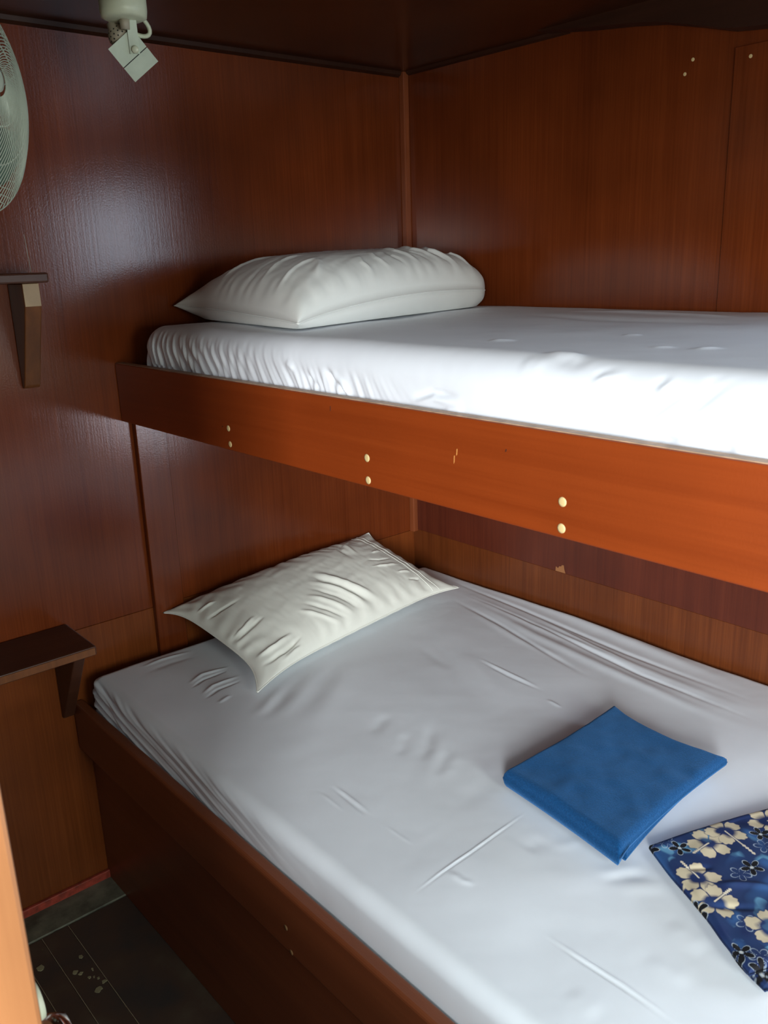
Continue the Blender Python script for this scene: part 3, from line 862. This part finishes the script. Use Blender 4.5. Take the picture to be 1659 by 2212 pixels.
def cloth_print(X, Y):
    """flat print of the fabric: colours by position (linear RGB)."""
    w1 = vnoise(X + 0.03 * vnoise(X, Y, 20, 31), Y + 0.03 * vnoise(X, Y, 20, 32), 26, 33)
    w2 = vnoise(X + 0.02 * vnoise(X, Y, 35, 34), Y * 1.4, 48, 35)
    C = np.empty(X.shape + (3,)); C[:] = (0.014, 0.034, 0.110)
    def blend(mask, c):
        C[:] = C * (1 - mask[..., None]) + np.array(c) * mask[..., None]
    blend(np.clip((w1 - 0.05) * 1.6, 0, 1) * 0.75, (0.035, 0.115, 0.30))
    blend(np.clip((np.minimum(w1 + .2, w2) - 0.22) * 3.2, 0, 1) * 0.8, (0.13, 0.33, 0.50))
    blend(np.clip((-w1 - 0.25) * 2, 0, 1) * 0.6, (0.008, 0.018, 0.085))
    def petal_rad(dx, dy, a0):
        th = np.arctan2(dy, dx) - a0
        return np.hypot(dx, dy), th
    def segd(p, q):
        d = np.array(q) - np.array(p); t = np.clip(((X - p[0]) * d[0] + (Y - p[1]) * d[1]) / (d @ d), 0, 1)
        return np.hypot(X - p[0] - t * d[0], Y - p[1] - t * d[1]), t
    for p in FLOWERS['out']:
        r, th = petal_rad(X - p[0], Y - p[1], p[0] * 90)
        rb = 0.0155 * np.abs(np.cos(2.5 * th)) ** 0.55
        blend(np.exp(-((r - rb) / 0.0008) ** 2) * 0.8 * (r > .002), (0.42, 0.52, 0.62))
    for k, (p, q) in enumerate(FLOWERS['hib']):
        a0 = math.atan2(q[1] - p[1], q[0] - p[0]) + PI / 5
        r, th = petal_rad(X - p[0], Y - p[1], a0)
        ph = np.mod(th + PI / 5, 2 * PI / 5) - PI / 5             # angle inside a petal
        R = 0.033 * (0.30 + 0.70 * np.clip(np.cos(ph * 2.5), 0, 1) ** 0.42) * (1 + 0.035 * np.sin(th * 23 + k) + 0.05 * vnoise(X, Y, 210, 40))
        gap = np.abs(np.abs(ph) - PI / 5) * r
        halo = np.clip((R * 1.12 - r) / 0.004, 0, 1)
        blend(halo * 0.7, (0.010, 0.022, 0.095))
        pet = np.clip((R - r) / 0.0012, 0, 1) * np.clip((gap - 0.0007) / 0.0008, 0, 1) * np.clip((r - 0.0105 - 0.004 * vnoise(X, Y, 90, 41)) / 0.007, 0, 1)
        blend(pet, (0.54, 0.47, 0.33))
        d, t = segd(p, q)
        blend(np.clip((0.0026 - d) / 0.0008, 0, 1), (0.012, 0.025, 0.10))
        blend(np.clip((0.0015 + 0.0016 * (t > .6) * (0.5 + .5 * np.sin(t * 60)) - d) / 0.0006, 0, 1), (0.62, 0.56, 0.44))
    for p in FLOWERS['blk']:
        r, th = petal_rad(X - p[0], Y - p[1], p[1] * 70)
        rb = 0.0168 * np.abs(np.cos(2.5 * th)) ** 0.8
        blend(np.clip((rb + 0.0011 - r) / 0.0006, 0, 1) * (r > .0015), (0.36, 0.42, 0.48))
        blend(np.clip((rb - 0.0002 - r) / 0.0006, 0, 1) * (r > .003), (0.006, 0.006, 0.008))
        blend(np.clip((0.0022 - r) / 0.0008, 0, 1), (0.55, 0.55, 0.5))
    return C


def print_layer(name, o, l1, l2, z0, z1, parent, n1, n2, seed):
    s = np.linspace(0, 1, n1); t = np.linspace(0, 1, n2)
    S, T = np.meshgrid(s, t, indexing='ij')
    X = o[0] + E1[0] * S * l1 + E2[0] * T * l2; Y = o[1] + E1[1] * S * l1 + E2[1] * T * l2
    X = X + 0.004 * vnoise(S, T, 5, seed); Y = Y + 0.004 * vnoise(S, T, 5, seed + 1)
    de = np.minimum(np.minimum(S, 1 - S) * l1, np.minimum(T, 1 - T) * l2)
    th = (z1 - z0)
    k = np.clip(de / th, 0, 1)
    Zt = z0 + th * (0.35 + 0.65 * np.sqrt(np.clip(1 - (1 - k) ** 2, 0, 1))) + k * (0.003 * vnoise(X, Y, 16, seed + 2) + 0.0012 * vnoise(X, Y, 45, seed + 3))
    Zt = Zt + crease_height(X, Y, [([(1.385, -0.70), (1.42, -0.66), (1.46, -0.63)], .006, .004), ([(1.40, -0.745), (1.46, -0.69)], .006, -.004), ([(1.34, -0.70), (1.37, -0.66)], .005, -.003)])
    C = cloth_print(X, Y)
    org = np.array(world_loc(parent))
    top = np.stack([X, Y, Zt], -1); bot = np.stack([X, Y, np.full_like(X, z0)], -1)
    nn = n1 * n2; idx = np.arange(nn).reshape(n1, n2)
    f1 = np.stack([idx[:-1, :-1], idx[1:, :-1], idx[1:, 1:], idx[:-1, 1:]], -1).reshape(-1, 4)[:, ::-1]
    bd = np.concatenate([idx[:, 0], idx[-1, 1:], idx[-2::-1, -1], idx[0, -2::-1]])
    bv = bot.reshape(-1, 3)[bd[:-1]]
    nb = len(bv)
    ring = nn + np.arange(nb); nxt = np.roll(ring, -1)
    f3 = np.stack([bd[:-1], ring, nxt, np.append(bd[1:-1], bd[0])], -1)
    ob = raw_mesh(name, np.concatenate([top.reshape(-1, 3), bv]) - org, np.concatenate([f1, f3]), M['print'], parent, None)
    at = ob.data.color_attributes.new('print', 'FLOAT_COLOR', 'POINT')
    full = np.ones((nn + nb, 4), np.float32); full[:nn, :3] = C.reshape(-1, 3); full[nn:, :3] = C.reshape(-1, 3)[bd[:-1]]
    at.data.foreach_set('color', full.ravel())
    return ob


fc = empty('folded_cloth', (1.45, -0.56, 0.576), 'folded navy cotton cloth printed with cream hibiscus flowers, at the right edge', 'cloth')
print_layer('top_fold', FO, L1, L2, 0.584, 0.594, fc, 520, 330, 50)
print_layer('bottom_fold', FO + E2 * 0.012 + E1 * 0.006, L1, L2 + 0.004, 0.5765, 0.584, fc, 160, 100, 60)

# ------------------------------------------------------------------ wall shelves


def shelf(label, ztop, th, depth, yr, yl, bx, bz0, byc, bt, tip_h, bmat, edge, group='small wall shelves'):
    s = empty('wall_shelf', (0.0, (yr + yl) / 2, ztop - th), label, 'shelf', group)
    poly = [(0.001, yl, ztop - th), (depth, yl, ztop - th), (depth, yr, ztop - th), (0.001, yr, ztop - th)]
    link_bm('board', prism_bm(poly, (0, 0, th), 0.004), M['shelf'], s)
    box('front_edge', depth - 0.001, depth + 0.0015, yl + 0.004, yr - 0.004, ztop - th + 0.003, ztop - 0.003, edge, s, 0.0005, 1, base=(depth, yr, ztop - th))  # lower shelf: light on the front edge is put into a paler strip
    for yc in (byc, yl + 0.14):
        zt = ztop - th - 0.0005
        pl = [(0.001, yc - bt / 2, zt), (bx, yc - bt / 2, zt), (bx, yc - bt / 2, zt - tip_h), (0.016, yc - bt / 2, bz0 + 0.006), (0.010, yc - bt / 2, bz0), (0.001, yc - bt / 2, bz0)]
        br = link_bm('bracket', prism_bm(pl, (0, bt, 0), 0.0025), bmat, s)
        if tip_h > 0.03:
            box('bracket_tip', bx - 0.001, bx + 0.0012, yc - bt / 2 + 0.001, yc + bt / 2 - 0.001, zt - tip_h, zt - 0.001, M.setdefault('pale_wood', plain('pale_lit_wood', (0.40, 0.27, 0.15), 0.5)), br, 0.0004, 1, base=(bx, yc, zt - tip_h), label='front end coloured pale as lit')  # light falling on the blunt bracket end, painted as paler wood
    return s


shelf('small wooden shelf on the upper left wall, its bracket front paler at the top', 1.472, 0.019, 0.12, -1.066, -1.50, 0.085, 1.238, -1.092, 0.034, 0.045, M['bracket'], M['shelf'])
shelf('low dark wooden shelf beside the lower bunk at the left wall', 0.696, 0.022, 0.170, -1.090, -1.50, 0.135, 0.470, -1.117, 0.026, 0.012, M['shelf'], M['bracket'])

# ------------------------------------------------------------------ ceiling spot lamp
FV = Vector((-0.8757, 0.4394, 0.1999)).normalized()         # the lamp head is turned square to the doorway
RV = FV.cross(c_up).normalized()
UV = RV.cross(FV).normalized()
sp = empty('spot_lamp', (0.4137, -0.995, H), 'cream ceiling spot lamp with a tilted square head', 'lamp')
link_bm('canopy', lathe_bm((0.4137, -0.995, H), (0, 0, -1), [(0.0375, 0.0005), (0.038, 0.070), (0.0365, 0.080), (0.030, 0.083), (0.0, 0.083)], 36), M['cream_metal'], sp, True)
hc = Vector((0.4093, -0.9787, 1.8255)) - FV * 0.001         # pivot
c0 = Vector((0.4062, -0.9814, 1.8170)) + FV * 0.024          # centre of the head
ax = (RV * 0.70 - UV * 0.714).normalized()                 # beam direction (right and down)
sx = (RV * 0.714 + UV * 0.70).normalized()
hd = empty('lamp_head', c0 - Vector(sp.location)); hd.parent = sp
def head_half(a0, a1):
    bm = obox_bm(c0 + ax * (a0 + a1) / 2, ax, sx, FV, a1 - a0, 0.052, 0.046)
    es = [e for e in bm.edges if abs((e.verts[0].co - e.verts[1].co).normalized().dot(ax)) > .9]
    bmesh.ops.bevel(bm, geom=es, offset=0.0075, segments=1, affect='EDGES')
    bm.normal_update()
    for f in bm.faces:
        if max(abs(f.normal.dot(ax)), abs(f.normal.dot(sx)), abs(f.normal.dot(FV))) < 0.9: f.material_index = 1  # shade on the chamfers painted in with the browner enamel
    return bm
link_bm('rear_shell', head_half(-0.031, 0.0035), [M['pale_metal'], M['brownish']], hd)
link_bm('front_shell', head_half(0.0050, 0.031), [M['pale_metal'], M['brownish']], hd)
link_bm('gap', obox_bm(c0 + ax * 0.00425, ax, sx, FV, 0.0016, 0.048, 0.042), M['black'], hd)
bcent = c0 - ax * 0.031 + sx * 0.004
bulb = link_bm('reflector_cup', lathe_bm(bcent, -ax, [(0.021, 0.0), (0.020, 0.008), (0.016, 0.015), (0.010, 0.020), (0.007, 0.028), (0, 0.028)], 24), M['brownish'], hd, True)
X_, Y_, A_ = frame_of(-ax)
bmh = bmesh.new()
for k, (rr, hh) in enumerate(((0.0206, 0.005), (0.0186, 0.0105), (0.0145, 0.016))):
    for i in range(14):
        th = 2 * PI * (i + 0.5 * k) / 14
        p = bcent + A_ * hh + (X_ * math.cos(th) + Y_ * math.sin(th)) * rr
        nn_ = ((X_ * math.cos(th) + Y_ * math.sin(th)) + A_ * (0.15 + 0.45 * k)).normalized()
        lathe_bm(p, nn_, [(0.0013, -0.0004), (0.0013, 0.0004), (0, 0.0006)], 8, bm=bmh)
hs = link_bm('vent_holes', bmh, M['black'], hd); hs['kind'] = 'stuff'
top_f = Vector((0.4137, -0.995, H - 0.083))
def arm(p0, p1, w, t, mt):
    d = (p1 - p0).normalized(); side = d.cross(FV).normalized(); nrm_ = side.cross(d)
    bm = obox_bm((p0 + p1) / 2, d, side, nrm_, (p1 - p0).length, w, t, 0.0008)
    return bm
a1 = hc - FV * 0.000
link_bm('yoke_arm', arm(hc - UV * 0.006, hc + UV * 0.064 - RV * 0.0095, 0.0145, 0.0022, None), M['pale_metal'], sp)
link_bm('yoke_arm', arm(hc + FV * 0.056 - RV * 0.024 + UV * 0.012, hc + FV * 0.052 + UV * 0.062 - RV * 0.024, 0.0145, 0.0022, None), M['pale_metal'], sp)
link_bm('pivot_screw', lathe_bm(hc - FV * 0.001, -FV, [(0.0062, -0.001), (0.0060, 0.003), (0.004, 0.0042), (0, 0.0042)], 18), M['cream_metal'], sp, True)
link_bm('stem', lathe_bm(top_f + Vector((0, 0, 0.002)), (0, 0, -1), [(0.0085, 0), (0.0075, 0.016), (0, 0.016)], 14), M['brownish'], sp, True)
lp0 = hc + FV * 0.03 + UV * 0.046 - RV * 0.006
cable = [lp0 + RV * (0.030 * math.sin(t) * 1.0) + UV * (0.0165 * math.cos(t) - 0.012 * math.sin(t) - 0.004) for t in np.linspace(0.0, PI * 1.15, 16)]
link_bm('cable', tube_bm(cable, 0.0036, 8), M['cream_metal'], sp, True)
link_bm('cable', tube_bm([lp0 - UV * 0.024 - RV * 0.004, lp0 - UV * 0.03 - RV * 0.016, lp0 - UV * 0.042 - RV * 0.02], 0.0034, 8), M['brownish'], sp, True)

# ------------------------------------------------------------------ wall fan
FC = Vector((0.330, -1.255, 1.762))
fa = Vector((0.775, 0.630, 0.05)).normalized()             # it faces into the cabin
fX, fY, fA = frame_of(fa)
FR = 0.197
fan = empty('wall_fan', (0.0, -1.37, 1.60), 'pale green wire caged wall fan at the top left', 'fan')


def dome_pt(r, th, depth, sgn):
    z = depth * (1 - (r / FR) ** 2.2)
    return FC + (fX * math.cos(th) + fY * math.sin(th)) * r + fA * (sgn * z)


def grille(depth, sgn, nsp, swirl, r0):
    bm = bmesh.new()
    for i in range(nsp):
        th0 = 2 * PI * i / nsp
        pts = []
        for k in range(15):
            s = k / 14
            r = r0 + (FR - 0.002 - r0) * s
            pts.append(dome_pt(r, th0 + swirl * (1 - s) ** 1.3, depth, sgn))
        tube_bm(pts, 0.00095, 5, bm=bm)
    for rr in (0.07, 0.125):
        tube_bm([dome_pt(rr, 2 * PI * i / 60, depth, sgn) - fA * (sgn * 0.0012) for i in range(60)], 0.0012, 4, bm=bm, closed=True)
    return bm


g1 = link_bm('front_grille', grille(0.075, 1, 84, 1.25, 0.028), M['wire'], fan); g1['kind'] = 'stuff'
g2 = link_bm('rear_grille', grille(0.070, -1, 56, -0.9, 0.05), M['wire'], fan); g2['kind'] = 'stuff'
link_bm('rim_band', tube_bm([FC + (fX * math.cos(t) + fY * math.sin(t)) * FR for t in np.linspace(0, 2 * PI, 72, endpoint=False)], 0.0013, 6, closed=True), M['wire'], fan, True)
link_bm('badge', lathe_bm(FC + fA * 0.075, fA, [(0.022, -0.003), (0.022, 0.001), (0.015, 0.003), (0, 0.004)], 24), M['wire'], fan, True)
for k in range(3):
    bm = bmesh.new()
    nr, nc = 9, 7
    vs = []
    for i in range(nr):
        r = 0.03 + (0.168 - 0.03) * i / (nr - 1)
        wd = math.radians(26 + 30 * math.sin(PI * min(1, (i + 1) / nr) * 0.6))
        row = []
        for j in range(nc):
            f = j / (nc - 1) - 0.5
            th = k * 2 * PI / 3 + 0.8 + f * 2 * wd * (0.6 + 0.4 * i / nr)
            row.append(bm.verts.new(FC + (fX * math.cos(th) + fY * math.sin(th)) * r + fA * (f * 0.045 - 0.004)))
        vs.append(row)
    for i in range(nr - 1):
        for j in range(nc - 1):
            bm.faces.new((vs[i][j], vs[i + 1][j], vs[i + 1][j + 1], vs[i][j + 1]))
    bmesh.ops.solidify(bm, geom=bm.faces[:], thickness=0.002)
    link_bm('blade', bm, M['blade'], fan, True)
link_bm('hub', lathe_bm(FC - fA * 0.02, fA, [(0.034, 0), (0.034, 0.03), (0.022, 0.042), (0, 0.046)], 24), M['blade'], fan, True)
link_bm('motor_housing', lathe_bm(FC - fA * 0.066, -fA, [(0.055, 0), (0.062, 0.02), (0.060, 0.08), (0.045, 0.11), (0, 0.118)], 28), M['cream_metal'], fan, True)
mp_ = FC - fA * 0.12
link_bm('neck', tube_bm([mp_ - Vector((0, 0, 0.05)), mp_ - Vector((0.02, 0.02, 0.12)), Vector((0.08, -1.36, 1.60)), Vector((0.015, -1.37, 1.60))], 0.016, 12), M['cream_metal'], fan, True)
box('wall_plate', 0.001, 0.018, -1.42, -1.32, 1.52, 1.68, M['cream_metal'], fan, 0.004)
